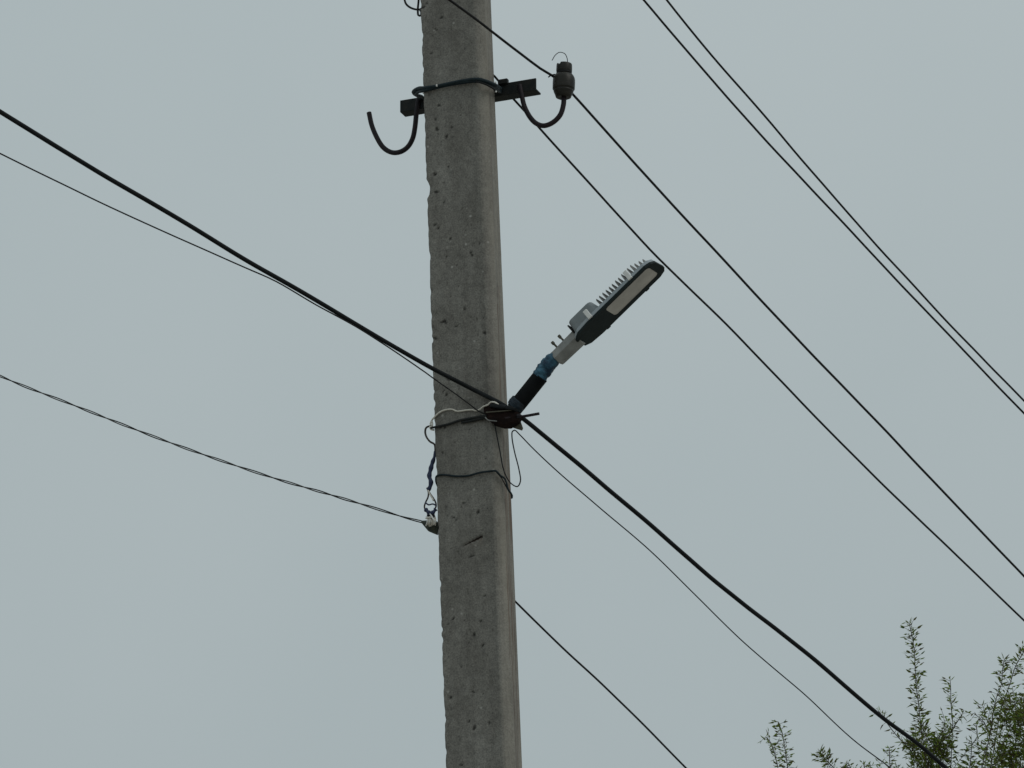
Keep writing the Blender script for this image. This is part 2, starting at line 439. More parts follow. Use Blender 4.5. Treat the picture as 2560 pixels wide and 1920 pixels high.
# two high wires of the other circuit
pA = along(ov([(1390, 0), (1605, 249), (1858, 521), (2032, 705), (2212, 893)]), 1500, dTop+.1)
pB = along(ov([(1441, 0), (1538, 120), (1640, 237), (1850, 481), (2040, 688), (2212, 866)]), 1500, dTop+.55)
wire('power_line', extend(pA, 25, 25), .0036, M_wire, 'straight bare wire, left one of the close pair crossing the upper right corner', 'power line', group='pair of overhead wires at upper right', wob=.0016)
wire('power_line', extend(pB, 25, 25), .0036, M_wire, 'straight bare wire, right one of the close pair crossing the upper right corner', 'power line', group='pair of overhead wires at upper right', wob=.0016)
# wire on the insulator: in front of the pole, then tied behind the insulator and away
dIns = pd(1409, 200, .19)
pts = [(1124, 0), (1176, 38), (1228, 78), (1300, 133), (1350, 171), (1378, 188), (1405, 208), (1432, 236)] + ov([(1385, 368), (1560, 558), (1730, 740), (1900, 917), (2050, 1075), (2212, 1245)])
def dwire(pts, x0, d0): return [U(x, y, d0*(VPX-x0)/(VPX-x)) for x, y in pts]
P = []
for x, y in pts:
    d = (dIns+.03)*(VPX-1409)/(VPX-x)
    if x < 1300: d = min(d, pd(x, y, -.02))
    P.append(U(x, y, d))
wire('power_line', extend(P, 25, 25), lambda t: .0044-.0008*t, M_wire, 'bare wire crossing the pole top and tied behind the ceramic insulator', 'power line', step=.05, wob=.0012)
# wire dead-ended behind the pole
P = [Vp(1180, 146, .22), Vp(1205, 166, .215)] + along([(1237, 191), (1281, 244), (1311, 277), (1349, 321), (1468, 452)] + ov([(1405, 540), (1570, 702), (1730, 868), (1900, 1040), (2050, 1184), (2212, 1340)]), 1240, pd(1240, 200, .21))
wire('power_line', extend(P, 0, 25), .0037, M_wire, 'bare wire that comes out behind the pole, under the steel crossarm and curved hook', 'power line', wob=.0014)
# the heavy cable
gB = -.03
lp = [(0, 279), (228, 419), (434, 540), (636, 663), (760, 733), (880, 804), (990, 870), (1088, 925)]
P = along(lp, 1175, pd(1175, 970, -.035))
P += [Vp(1175, 970, -.02), Vp(1225, 995, -.016), Vp(1258, 1012, -.018), Vp(1285, 1030, .0)]
P += along([(1312, 1049), (1350, 1080), (1400, 1122), (1504, 1209), (1612, 1300), (1713, 1389), (1860, 1511), (1949, 1579), (2050, 1661), (2195, 1785), (2297, 1861), (2363, 1918)], 1285, pd(1285, 1030, .0))
wire('power_cable', extend(P, 25, 25), lambda t: .0070, M_cable, 'thickest black cable, sloping from upper left past the lamp bracket to the tree', 'cable', 10, .03, wob=.0018)
# thin wire beside the cable on the left, then its end on the bracket
P = along([(0, 384), (228, 495), (434, 590), (615, 670), (690, 704), (790, 762), (891, 817), (960, 861), (1030, 908)], 1175, pd(1175, 1000, -.03))
P += [Vp(1088, 949, -.02), Vp(1140, 986, -.012), Vp(1180, 1016, -.012), Vp(1194, 1027, -.01), Vp(1215, 1036, -.012)]
wire('thin_wire', extend(P, 25, 0), lambda t: .0021, M_wire, 'thin dark wire running just below the thick cable left of the pole', 'wire', 6, .03, wob=.0012)
# thin wire with a slack loop under the bracket, going away to the right
P = [Vp(1234, 1050, -.008), Vp(1237, 1064, -.008), Vp(1243, 1094, -.007), Vp(1250.6, 1132, -.004), Vp(1258, 1170, -.0), Vp(1268, 1195.6, .0), Vp(1281, 1211, .0), Vp(1294, 1216, .0),
     Vp(1301, 1203, .0), Vp(1297.5, 1173, .0), Vp(1286, 1127, .0), Vp(1280, 1092, .0), Vp(1281, 1078, .0), Vp(1286.5, 1075, .0), Vp(1299, 1086, .0)]
P += along([(1334, 1122), (1400, 1184), (1500, 1270), (1620, 1372), (1740, 1489), (1860, 1606), (2012, 1737), (2135, 1851), (2224, 1918)], 1299, pd(1299, 1090, 0))
wire('thin_wire', extend(P, 0, 25), lambda t: .0020, M_cable, 'thin black wire looping below the lamp bracket then sloping away right', 'wire', 6, .008, wob=.0008)
# lower right wire out of the back of the pole
P = [Vp(1262, 1477, .17)] + along([(1288, 1503), (1389, 1603), (1504, 1710), (1620, 1823), (1715, 1920)], 1288, pd(1288, 1500, .17))
wire('service_wire', extend(P, 0, 25), .0032, M_wire, 'lowest wire right of the pole, leaving its back edge near the bottom', 'wire', 6, .04, wob=.0012)
# lower left twisted pair
def twisted(name, pts, r, sep, pitch, m, root, m2=None, fade=None):
    p = spline(pts, .006); s = 0; A = []; B = []
    for i, q in enumerate(p):
        if i: s += (q-p[i-1]).length
        t = (p[min(i+1, len(p)-1)]-p[max(i-1, 0)]).normalized()
        a = t.cross(Vector((0, 0, 1))).normalized(); b = t.cross(a)
        ph = s/pitch*2*math.pi + 1.6*noise.noise(Vector((s*3, 0, 4)))
        d = (a*math.cos(ph)+b*math.sin(ph))*sep
        A.append(q+d); B.append(q-d)
    for L, mm in ((A, m), (B, m2 or m)):
        V, F = tubegeo(L, r, 6); link(name, V, F, mm, root)
lw = [(0, 940), (174, 1009), (405, 1099), (560, 1154), (694, 1198), (830, 1238), (926, 1267), (1010, 1293), (1056, 1305), (1072, 1310)]
dl = pd(1072, 1310, .06)
P = [U(x, y, dl*(1+.00002*(1072-x))) for x, y in lw]
d = P[0]-P[2]; P = [P[0]+d*6+Vector((0, 0, .5)), P[0]+d*3+Vector((0, 0, .12))] + P
root = empty('service_wire', P[-1])
tag(root, 'brownish twisted pair wire sloping down from the left to the pole edge', 'wire')
twisted('strand', P, .0019, .0026, .22, M_alu, root, M_wire)

# ------------------------------------------------------------------ crossarm with hooks
AG = .185
aL, aR = Vp(1000, 251, AG), Vp(1338, 195, AG)
print('arm ends', aL, aR)
ARM = (aR-aL); AL = ARM.length; AE = ARM.normalized()
AN = GD - AE*GD.dot(AE); AN.normalize(); AV = AN.cross(AE).normalized()
if AV.z < 0: AV = -AV
root = empty('hook_crossarm', (aL+aR)/2)
tag(root, 'dark angle iron crossarm with two U hooks tied behind the pole', 'crossarm')
fr = Matrix((AE, AN, AV)).transposed().to_4x4(); fr.translation = aL - AV*.0
H, T, D = .041, .006, .043                     # angle iron: upright flange, lower flange running back
poly = [(0, 0), (0, -H), (D, -H), (D, -H+T), (T, -H+T), (T, 0)]
V = [Vector((0, y, z)) for y, z in poly] + [Vector((AL+.002, y, z)) for y, z in poly]
F = [tuple(range(6)), tuple(range(6, 12))] + [(i, (i+1) % 6, 6+(i+1) % 6, 6+i) for i in range(6)]
bevelled('angle_bar', V, F, M_steel, root, .0012, 2, fr)
hg = AG-.004
def hook(pp, rr=.0080):
    P = [Vp(x, y, hg) for x, y in pp]
    tube('hook', P, rr, M_rod, root, 12, .006, wob=.0006)
hook([(1046, 246), (1041, 284.5), (1037.5, 319), (1031.7, 346.7), (1020, 367), (1004, 378.5), (987, 382), (972, 378.5), (956.4, 367), (940.5, 341), (929, 312), (922.4, 281.5)])
hook([(1299, 212), (1304.5, 238.7), (1311, 266), (1325, 293), (1341, 309), (1360, 314.6), (1382, 306.5), (1400.7, 287.5), (1409, 260), (1409.4, 238.7), (1410, 215)], .0080)
# clip on top of the bar by the pole
c = Vp(1257, 207, AG-.006)
prism('clamp_plate', [(-.016, -.004), (.016, -.004), (.016, .012), (-.016, .012)], -.004, .012, M_steel, root, Matrix.Translation(c) @ fr.to_3x3().to_4x4(), .001)
# band of heavy wire round the pole holding the arm
root = empty('binding_wire', Vp(1150, 205, -.01))
tag(root, 'thick dark binding wire wrapped round the pole at the crossarm', 'binding wire')
def wp(L): return [Vp(x, y, g) for x, y, g in L]
tube('strand', wp([(1052, 246, .18), (1046, 240, .12), (1036, 234, .07), (1034, 229, .04), (1046, 221, .015), (1062, 220, -.006), (1092, 216, -.011), (1125, 209, -.011), (1160, 202, -.011),
                   (1195, 198.5, -.012), (1214, 203, -.010), (1236, 212, .022), (1246, 219, .1), (1252, 222, .18)]), .0062, M_teal, root, 8, .006, wob=.0006)
tube('strand', wp([(1060, 246, .18), (1052, 240, .1), (1040, 237, .05), (1046, 230, .02), (1064, 226, -.006), (1096, 218, -.008), (1128, 211, -.009), (1160, 206, -.010), (1190, 203, -.009),
                   (1210, 206, -.009), (1228, 214, .012), (1243, 224, .09), (1252, 230, .18)]), .0052, M_teal, root, 8, .006, wob=.0008)
tube('loose_end', wp([(1190, 203, -.014), (1214, 211, -.012), (1234, 222, .01), (1240, 230, .02)]), .0032, M_wire, root, 6, .006)
for x, y, r, g in ((1092, 214, .0044, -.017), (1058.5, 233, .003, .0), (1239, 206, .0044, .02), (1240, 229, .003, .015)):
    p = Vp(x, y, g); tube('pale_bead', [p-FD*.0022, p+FD*.0022], lambda t, r=r: r*(.7+.3*math.sin(math.pi*t)), M_white, root, 8, .001)

# ------------------------------------------------------------------ insulator on the right hook
def lathe(name, prof, origin, axis, m, parent, K=28, rag=0, deform=None):
    a = axis.orthogonal().normalized(); b = axis.cross(a); V = []; F = []
    for j, (r, h) in enumerate(prof):
        for k in range(K):
            t = 2*math.pi*k/K; v = origin + axis*h + (a*math.cos(t)+b*math.sin(t))*r
            if deform: v = deform(v, r, h, t)
            V.append(v)
    for j in range(len(prof)-1):
        for k in range(K):
            k2 = (k+1) % K; F.append((j*K+k, j*K+k2, (j+1)*K+k2, (j+1)*K+k))
    F.append(tuple(reversed(range(K)))); F.append(tuple((len(prof)-1)*K+k for k in range(K)))
    return link(name, V, F, m, parent)
gi = hg
b0 = Vp(1408.5, 243, gi); b1 = Vp(1411, 158, gi); ax = (b1-b0).normalized(); q = (b1-b0).length/85
root = empty('insulator', b0); tag(root, 'brown ceramic pin insulator with a slotted top on the right hook', 'insulator')
prof = [(.010, 0), (.020, -1.5), (.024, 0), (.0262, 5), (.0310, 13), (.0318, 16), (.0306, 17.5), (.0345, 19.5), (.0350, 21), (.0352, 36), (.0350, 44), (.0335, 49), (.0300, 53.5), (.0285, 55), (.0235, 56), (.0215, 58), (.0215, 61),
        (.0240, 62.5), (.0250, 65), (.0250, 79), (.0243, 82), (.018, 83)]
def slot(v, r, h, t): 
    rel = v-b0; x = rel.dot(FD)
    if h > 76*q and abs(x+.002) < .0045: v = v-ax*.006
    return v + noise.noise_vector(v*60)*.0006
lathe('body', [(r*1.0, h*q) for r, h in prof], b0, ax, M_ceram, root, 40, deform=slot)
tie = []
for i in range(46):
    t = i/14*2*math.pi*.95+2.2; tie.append(b0+ax*(58+i*.09)*q + (FD*math.cos(t)+GD*math.sin(t))*.0222)
V_, F_ = tubegeo(tie, .0028, 6); link('tie_wire', V_, F_, M_wire, root)
tube('tie_end', [Vp(1387, 186, gi-.02), Vp(1376, 189, gi-.015), Vp(1371, 193, gi-.012)], .0022, M_wire, root, 6, .004)
tube('wire_curl', [Vp(1418.7, 160, gi-.01), Vp(1418.5, 150, gi-.01), Vp(1416.6, 142, gi-.012), Vp(1411.5, 134, gi-.015), Vp(1399, 130.7, gi-.02), Vp(1388, 138, gi-.025), Vp(1383, 146, gi-.027), Vp(1380, 151, gi-.028)], .0013, M_wire, root, 6, .004)

# ------------------------------------------------------------------ loops at the top left of the pole
root = empty('wire_loop', Vp(1045, 25, .08)); tag(root, 'curled end of dark wire hanging at the upper left edge of the pole', 'wire')
tube('curved_end', wp([(1022, -60, .08), (1009, -25, .08), (1011.5, 0, .08), (1016, 11, .08), (1028, 20, .08), (1044, 24, .08), (1056, 22, .09)]), .0034, M_wire, root, 8, .006)
tube('bent_end', wp([(1047, -60, .06), (1046.5, 0, .06), (1044.5, 26, .06), (1046, 38, .06), (1052, 39, .06), (1053, 30, .06), (1050, 24, .07), (1056, 20, .08)]), .0034, M_wire, root, 8, .006)

# ------------------------------------------------------------------ street lamp
ua = Vector((.704, .691, -.164)); us = Vector((.429, -.229, .876))
def cb(v): return RT*v.x + UP*v.y + FW*v.z
A_ = cb(ua).normalized(); S_ = cb(us); S_ = (S_-A_*S_.dot(A_)).normalized(); N_ = S_.cross(A_)
if N_.dot(UP) < 0: N_ = -N_
base = Vp(1288, 1022, .015)
dO = (base-CAM).dot(FW) - .085
sc = dO/13.08
O = U(1436, 844, dO)
fr = Matrix((A_, S_, N_)).transposed().to_4x4() @ Matrix.Scale(sc, 4); fr.translation = O
def LP(u, v, w_): return fr @ Vector((u, v, w_))
lamp = empty('street_lamp', base)
tag(lamp, 'grey LED street lamp with black underside on an angled blue-taped pipe', 'street lamp')
rim = [(.004, .008), (.018, -.004), (.06, -.010), (.30, -.010), (.319, -.002), (.330, .014), (.332, .074), (.322, .092), (.300, .101), (.06, .101), (.014, .094), (-.004, .078), (-.006, .022)]
def shr(poly, k, c=(.163, .045)): return [(c[0]+(u-c[0])*(1-k*.35), c[1]+(v-c[1])*(1-k)) for u, v in poly]
prism('housing', rim, .0035, .0165, M_grey, lamp, fr, .0015, 2, top=shr(rim, .08))
# black underside frame: plate with an opening for the diffuser
def ring_plate(name, outer, inner, w0, w1, m):
    bm = bmesh.new()
    for ww in (w0,):
        ov_ = [bm.verts.new((u, v, ww)) for u, v in outer]; iv = [bm.verts.new((u, v, ww)) for u, v in inner]
        eo = [bm.edges.new((ov_[i], ov_[(i+1) % len(ov_)])) for i in range(len(ov_))]
        ei = [bm.edges.new((iv[i], iv[(i+1) % len(iv)])) for i in range(len(iv))]
        bmesh.ops.triangle_fill(bm, edges=eo+ei, use_beauty=True)
    g = bmesh.ops.extrude_face_region(bm, geom=bm.faces[:])
    bmesh.ops.translate(bm, vec=(0, 0, w1-w0), verts=[x for x in g['geom'] if isinstance(x, bmesh.types.BMVert)])
    bmesh.ops.recalc_face_normals(bm, faces=bm.faces)
    bmesh.ops.transform(bm, matrix=fr, verts=bm.verts)
    bm.verts.index_update(); V = [v.co.copy() for v in bm.verts]; F = [tuple(v.index for v in f.verts) for f in bm.faces]; bm.free()
    return link(name, V, F, m, lamp, False)
def rrect(u0, u1, v0, v1, r, k=4):
    L = []
    for cu, cv, a0 in ((u1-r, v0+r, -90), (u1-r, v1-r, 0), (u0+r, v1-r, 90), (u0+r, v0+r, 180)):
        for i in range(k+1):
            a = R(a0+90*i/k); L.append((cu+r*math.cos(a), cv+r*math.sin(a)))
    return L
inner = rrect(.125, .305, .001, .078, .012)
ring_plate('underside_frame', rim, inner, -.0045, .003, M_black)
prism('diffuser', rrect(.124, .306, .000, .079, .012), -.0038, .0024, M_lens, lamp, fr, .0004, 1)
# driver box on top
prism('driver_box', rrect(.008, .114, .006, .085, .014, 3), .0170, .0595, M_grey3, lamp, fr, .004, 3, top=rrect(.0115, .104, .010, .081, .014, 3))
prism('end_cap', rrect(.0035, .0085, .012, .079, .0024, 2), .024, .052, M_steel, lamp, fr, .0006, 1)
# heat-sink base and cooling fins across the head
prism('heat_sink', rrect(.118, .318, .004, .087, .02, 3), .0170, .0205, M_grey, lamp, fr, .001, 1)
fin0 = None
for i in range(15):
    u = .1225+i*.01305; h = (.0455 if i < 12 else .0455-(i-11)*.0045)+random.uniform(-.0012, .0012)
    V = []; 
    jit = random.uniform(-.0008, .0008)
    sec = [(-.0012, .0207), (.0012, .0207), (.0006+jit, h-.006), (.0034+jit, h-.0015), (.0022+jit, h), (-.0012+jit, h-.005)]
    V = [Vector((u+a, .006, b)) for a, b in sec] + [Vector((u+a, .085, b)) for a, b in sec]
    n6 = len(sec)
    bevelled('cooling_fin', V, [tuple(range(n6)), tuple(range(n6, 2*n6))]+[(k, (k+1) % n6, n6+(k+1) % n6, n6+k) for k in range(n6)], M_grey2, lamp, 0, 1, fr)
for u0, side in ((.071, 0), (.238, 0), (.075, 1), (.238, 1)):
    v0 = -.0165 if not side else .1035
    m_ = (M_white if u0 < .1 else M_grey) if not side else M_black
    prism('latch', [(u0, v0), (u0+.014, v0), (u0+.014, v0+.0045+ (.004 if not side else 0)), (u0, v0+.0045+(.004 if not side else 0))], .002 if not side else -.004, .034 if not side else .012, M_white if not side else M_black, lamp, fr, .001, 1)
# socket neck (faceted casting) with clamp bolts
def hexa(name, u0, u1, r0, r1, m, vc=.045, wc=.0135, K=6, ph=0):
    V = [Vector((u0, vc+r0*math.cos(2*math.pi*k/K+ph), wc+r0*math.sin(2*math.pi*k/K+ph))) for k in range(K)]
    V += [Vector((u1, vc+r1*math.cos(2*math.pi*k/K+ph), wc+r1*math.sin(2*math.pi*k/K+ph))) for k in range(K)]
    F = [tuple(range(K)), tuple(range(K, 2*K))] + [(k, (k+1) % K, K+(k+1) % K, K+k) for k in range(K)]
    return bevelled(name, V, F, m, lamp, .0015, 2, fr)
hexa('socket', -.086, .004, .0265, .0285, M_grey2, ph=R(12))
hexa('socket_collar', -.0905, -.084, .0255, .0262, M_grey2, ph=R(12))
for u in (-.064, -.036):
    p0, p1 = LP(u, .03, .035), LP(u-.001, .026, .056)
    tube('bolt', [p0, p0*.4+p1*.6, p1], lambda t: .0034 if t < .55 else .0052, M_tab, lamp, 6, .003, smooth=False)
nk = LP(-.088, .045, .0135)
p_top = U(1391, 892, (nk-CAM).dot(FW)); 
dtop, dbase = (nk-CAM).dot(FW), (base-CAM).dot(FW)
def onpipe(t, ox=0, oy=0): # t 0 bottom .. 1 top
    a = Vector((1284, 1022)); b = Vector((1392, 889)); c = a.lerp(b, t)
    return U(c.x+ox, c.y+oy, dbase+(dtop-dbase)*t)
tube('pipe_arm', [onpipe(-.05), onpipe(.5), onpipe(1.0), LP(-.07, .045, .0135)], .0182, M_blue, lamp, 20, .01)
tube('pipe_wrap', [onpipe(.0, 1, 1), onpipe(.3, 1, 1), onpipe(.62, 1, 1)], .0245, M_sleeve, lamp, 20, .004, wob=.001)
# loose blue tape: a crumpled sleeve round the upper pipe
def crumple(name, t0, t1, r, amp, m, seed):
    n = 30; K = 32; V = []; F = []
    ax_ = (onpipe(1)-onpipe(0)).normalized(); a = ax_.cross(FW).normalized(); b = ax_.cross(a)
    for i in range(n+1):
        c = onpipe(t0+(t1-t0)*i/n)
        for k in range(K):
            an = 2*math.pi*k/K; dr = a*math.cos(an)+b*math.sin(an)
            e = math.sin(math.pi*min(1, (i/n)*1.0))**.5 if 0 < i < n else 0
            side = max(0, dr.dot(-RT+UP*.6))
            rr = r + e*(amp*(.3+abs(noise.noise(Vector((math.cos(an)*.9+seed, math.sin(an)*.9, i*.13))))*1.6) + side*amp*1.1*(1+noise.noise(Vector((i*.35, seed, 0)))))
            V.append(c+dr*rr)
    for i in range(n):
        for k in range(K):
            k2 = (k+1) % K; F.append((i*K+k, i*K+k2, (i+1)*K+k2, (i+1)*K+k))
    link(name, V, F, m, lamp, False)
crumple("blue_tape", .55, .96, .0198, .0038, M_blue, 2)
crumple('blue_tape', .02, .15, .0252, .0015, M_blue2, 5)

# ------------------------------------------------------------------ rusty bracket and its band
br = empty('lamp_bracket', Vp(1255, 1040, -.01))
tag(br, 'rusty clamp bracket at the lamp foot with a strap round the pole', 'bracket')
def lump(name, poly, g, thick, m, parent, bulge=.006, jag=.0012):
    """plate of rough outline with real thickness, front slightly bulging"""
    c = Vector((sum(p[0] for p in poly)/len(poly), sum(p[1] for p in poly)/len(poly)))
    fine = []
    for i in range(len(poly)):
        a, b = Vector(poly[i]), Vector(poly[(i+1) % len(poly)]); k = 4
        for j in range(k): fine.append(a.lerp(b, j/k))
    V = []; F = []; n = len(fine); rings = [1, .97, .75, .5, .25]
    fr_ = [Vp(c.x, c.y, g-bulge)]
    for r in rings:
        for q in fine:
            x = c+(q-c)*r; gg = g-bulge*(1-r**3) 
            p = Vp(x.x, x.y, gg if r < 1 else g+.001); p = p+noise.noise_vector(p*70)*jag*1.6
            fr_.append(p)
    V = fr_; 
    L = len(rings)
    for k in range(n): F.append((0, 1+(L-1)*n+k, 1+(L-1)*n+(k+1) % n))
    for j in range(L-1):
        for k in range(n):
            k2 = (k+1) % n; F.append((1+j*n+k, 1+j*n+k2, 1+(j+1)*n+k2, 1+(j+1)*n+k))
    b0_ = len(V)
    for q in fine: V.append(Vp(q.x, q.y, g)+NF*thick)
    for k in range(n):
        k2 = (k+1) % n; F.append((1+k, b0_+k, b0_+k2, 1+k2))
    F.append(tuple(b0_+k for k in range(n)))
    return link(name, V, F, m, parent, False)
lump('clamp_plate', [(1209, 1011), (1222, 1012), (1240, 1014), (1262, 1017), (1284, 1022), (1296, 1032), (1302, 1040), (1294, 1053), (1284, 1060), (1272, 1067), (1255, 1067), (1235, 1061), (1217, 1048), (1210, 1030)], -.012, .02, M_rust, br, .012)
lump('upper_cleat', [(1222, 1010), (1232, 1006), (1246, 1009), (1262, 1012), (1280, 1014), (1290, 1020), (1286, 1026), (1262, 1023), (1240, 1020), (1224, 1017)], -.030, .02, M_cable, br, .005)
lump('bent_tab', [(1276, 1067), (1290, 1060), (1299, 1048), (1302, 1056), (1307, 1070), (1304.5, 1076), (1292, 1072)], .012, .003, M_tab, br, .001)
tube('clamp_bolt', [Vp(1262, 1046, -.024), Vp(1292, 1041.5, -.012), Vp(1300, 1042, .0), Vp(1348, 1034, .01)], .0043, M_rod, br, 10, .006, wob=.0005)
tube('bolt_nut', [Vp(1292, 1041, -.014), Vp(1301, 1041, -.010)], .0075, M_rod, br, 6, .01, smooth=False)
tube('strap', wp([(1076, 1070, .02), (1081, 1069, -.002), (1100, 1065, -.006), (1121.5, 1060.5, -.006), (1152, 1051, -.006), (1180, 1046, -.006), (1197, 1042.5, -.007), (1218, 1040, -.012)]), lambda t: .0034+.0016*t, M_steel, br, 8, .006, wob=.0008)
tube('strap', wp([(1154, 1057, -.005), (1180, 1052, -.006), (1206, 1046, -.007), (1222, 1043, -.01)]), .0042, M_steel, br, 8, .006, wob=.0006)
tube('pale_seam', wp([(1213, 1043, -.022), (1220, 1050, -.024), (1232, 1052, -.027), (1242, 1053, -.028)]), .0017, M_grey2, br, 6, .004)
tube('rust_ridge', wp([(1215, 1031, -.024), (1240, 1029, -.030), (1262, 1027, -.030), (1290, 1024, -.018)]), .0018, M_tab, br, 6, .004, wob=.0008)

# ------------------------------------------------------------------ lamp supply wire, left side of the pole
sw = empty('lamp_supply_wire', Vp(1086, 1060, -.01))
tag(sw, 'cream wire across the pole running into a blue-taped joint at its left edge', 'wire')
tube('cream_wire', wp([(1247, 1012, -.03), (1236, 1005.5, -.034), (1226, 1006, -.03), (1221, 1011, -.028), (1207.6, 1017, -.016), (1199, 1024, -.01), (1190, 1027, -.006), (1182, 1024.7, -.006), (1163, 1026, -.005), (1144, 1028.5, -.005),
                       (1129, 1023.4, -.005), (1109, 1026, -.005), (1096, 1033, -.005), (1086, 1043, -.004), (1079, 1052, .01), (1076, 1060, .01), (1080, 1068, .01)]), .0026, M_cream, sw, 8, .005, wob=.0006)
tube('cream_wire', wp([(1079, 1052, .008), (1081, 1060, .004), (1079, 1068, .004), (1075, 1066, .006), (1077, 1073, .008), (1085, 1075, .006)]), .0027, M_cream, sw, 8, .004)
tube('brown_flex', wp([(1081, 1066, .006), (1073, 1065.5, .008), (1065, 1070, .01), (1063, 1080, .012), (1066, 1092, .012), (1075, 1104, .012), (1086, 1111, .012), (1088, 1127, .014), (1086, 1142, .014)]), .0031, M_brown, sw, 8, .005)
tube('blue_joint', wp([(1087, 1128, .012), (1086, 1142, .012), (1081, 1158, .01), (1077, 1173, .01), (1073.5, 1190, .01), (1077.5, 1206, .01), (1073, 1221, .01), (1069, 1225, .01)]),
     lambda t: .0030+.0036*min(1, t*3.5)*(1+.25*math.sin(t*34)), M_bluec, sw, 10, .003, wob=.001)
tube('split_wire', wp([(1068, 1221, .01), (1071, 1230, .01), (1070, 1243, .01), (1064, 1256, .012), (1061, 1267, .012), (1066, 1279, .01), (1074, 1283, .008)]), .0026, M_brown, sw, 8, .004)
tube('split_wire', wp([(1069, 1219, .01), (1074, 1232, .008), (1083, 1245, .008), (1089, 1256, .01), (1090, 1266, .01), (1084, 1278, .008)]), .0026, M_brown, sw, 8, .004)
tube('cream_wire', wp([(1067, 1219, .006), (1071, 1227, .006), (1075, 1236, .006), (1079, 1242, .006), (1084, 1252, .006)]), .0024, M_cream, sw, 8, .004)
tube('cross_tie', wp([(1064, 1257, .008), (1072, 1262, .004), (1082, 1260, .004), (1091, 1264, .008)]), .0024, M_bluec, sw, 8, .004)

# anchor with white lashing
an = empty('wall_anchor', Vp(1082, 1305, .05))
tag(an, 'small greenish anchor wrapped in white ties where the lower left wire ends', 'anchor')
P0, P1 = Vp(1054, 1304, .04), Vp(1100, 1323, .06)
tube('anchor_body', [P0, P0.lerp(P1, .25), P0.lerp(P1, .5), P0.lerp(P1, .75), P1], lambda t: .003+.0165*min(1, t*1.9), M_glass, an, 12, .004, wob=.002)
tube('knot', wp([(1064, 1274, .006), (1070, 1279, .004), (1076, 1284, .004), (1084, 1280, .004), (1089, 1273, .006)]), lambda t: .0058+.0015*math.sin(t*20), M_bluec, an, 10, .003, wob=.002)
tube('knot', wp([(1070, 1290, .01), (1078, 1284, .006), (1084, 1289, .006), (1078, 1297, .01)]), .005, M_cable, an, 8, .003, wob=.001)
rg = random.Random(11)
for i in range(8):
    x = 1066+i*3.0; tube('white_tie', wp([(x+rg.uniform(-2, 1), 1292+rg.uniform(-4, 4), .015), (x+1+rg.uniform(-2, 2), 1299, .004), (x+2+rg.uniform(-2, 2), 1306, .006), (x-1+rg.uniform(-3, 3), 1313+rg.uniform(-2, 3), .02)]), .0022, M_cream if i % 3 else M_white, an, 6, .003)
tube('white_tie', wp([(1074, 1283, .002), (1080, 1292, -.002), (1085, 1300, .0), (1090, 1306, .006)]), .0023, M_white, an, 6, .003)
tube('white_tie', wp([(1064, 1296, .004), (1074, 1293, -.001), (1084, 1296, .0), (1088, 1303, .006)]), .002, M_cream, an, 6, .003)

# ------------------------------------------------------------------ teal binding wire lower on the pole
bw = empty('binding_wire', Vp(1180, 1188, -.004))
tag(bw, 'thin teal wire wrapped across the pole below the lamp bracket', 'binding wire')
tube('strand', wp([(1097, 1222, .05), (1090, 1202, .008), (1091, 1191, .0), (1099, 1187.5, -.004), (1111, 1187, -.005), (1142, 1190.5, -.005), (1172, 1189, -.005), (1197.5, 1182, -.005), (1223, 1178.5, -.005), (1240.5, 1178, -.004),
                   (1251, 1189, .006), (1261, 1195.6, .018), (1266, 1206, .02), (1270, 1222, .022), (1279, 1236, .03), (1280, 1245, .04)]), lambda t: .0030, M_teal, bw, 8, .005, wob=.0005)
tube('strand', wp([(1240, 1179, -.003), (1253, 1194, .008), (1262, 1210, .019), (1272, 1228, .024), (1281, 1238, .04), (1279, 1246, .06)]), .0018, M_wire, bw, 6, .005)

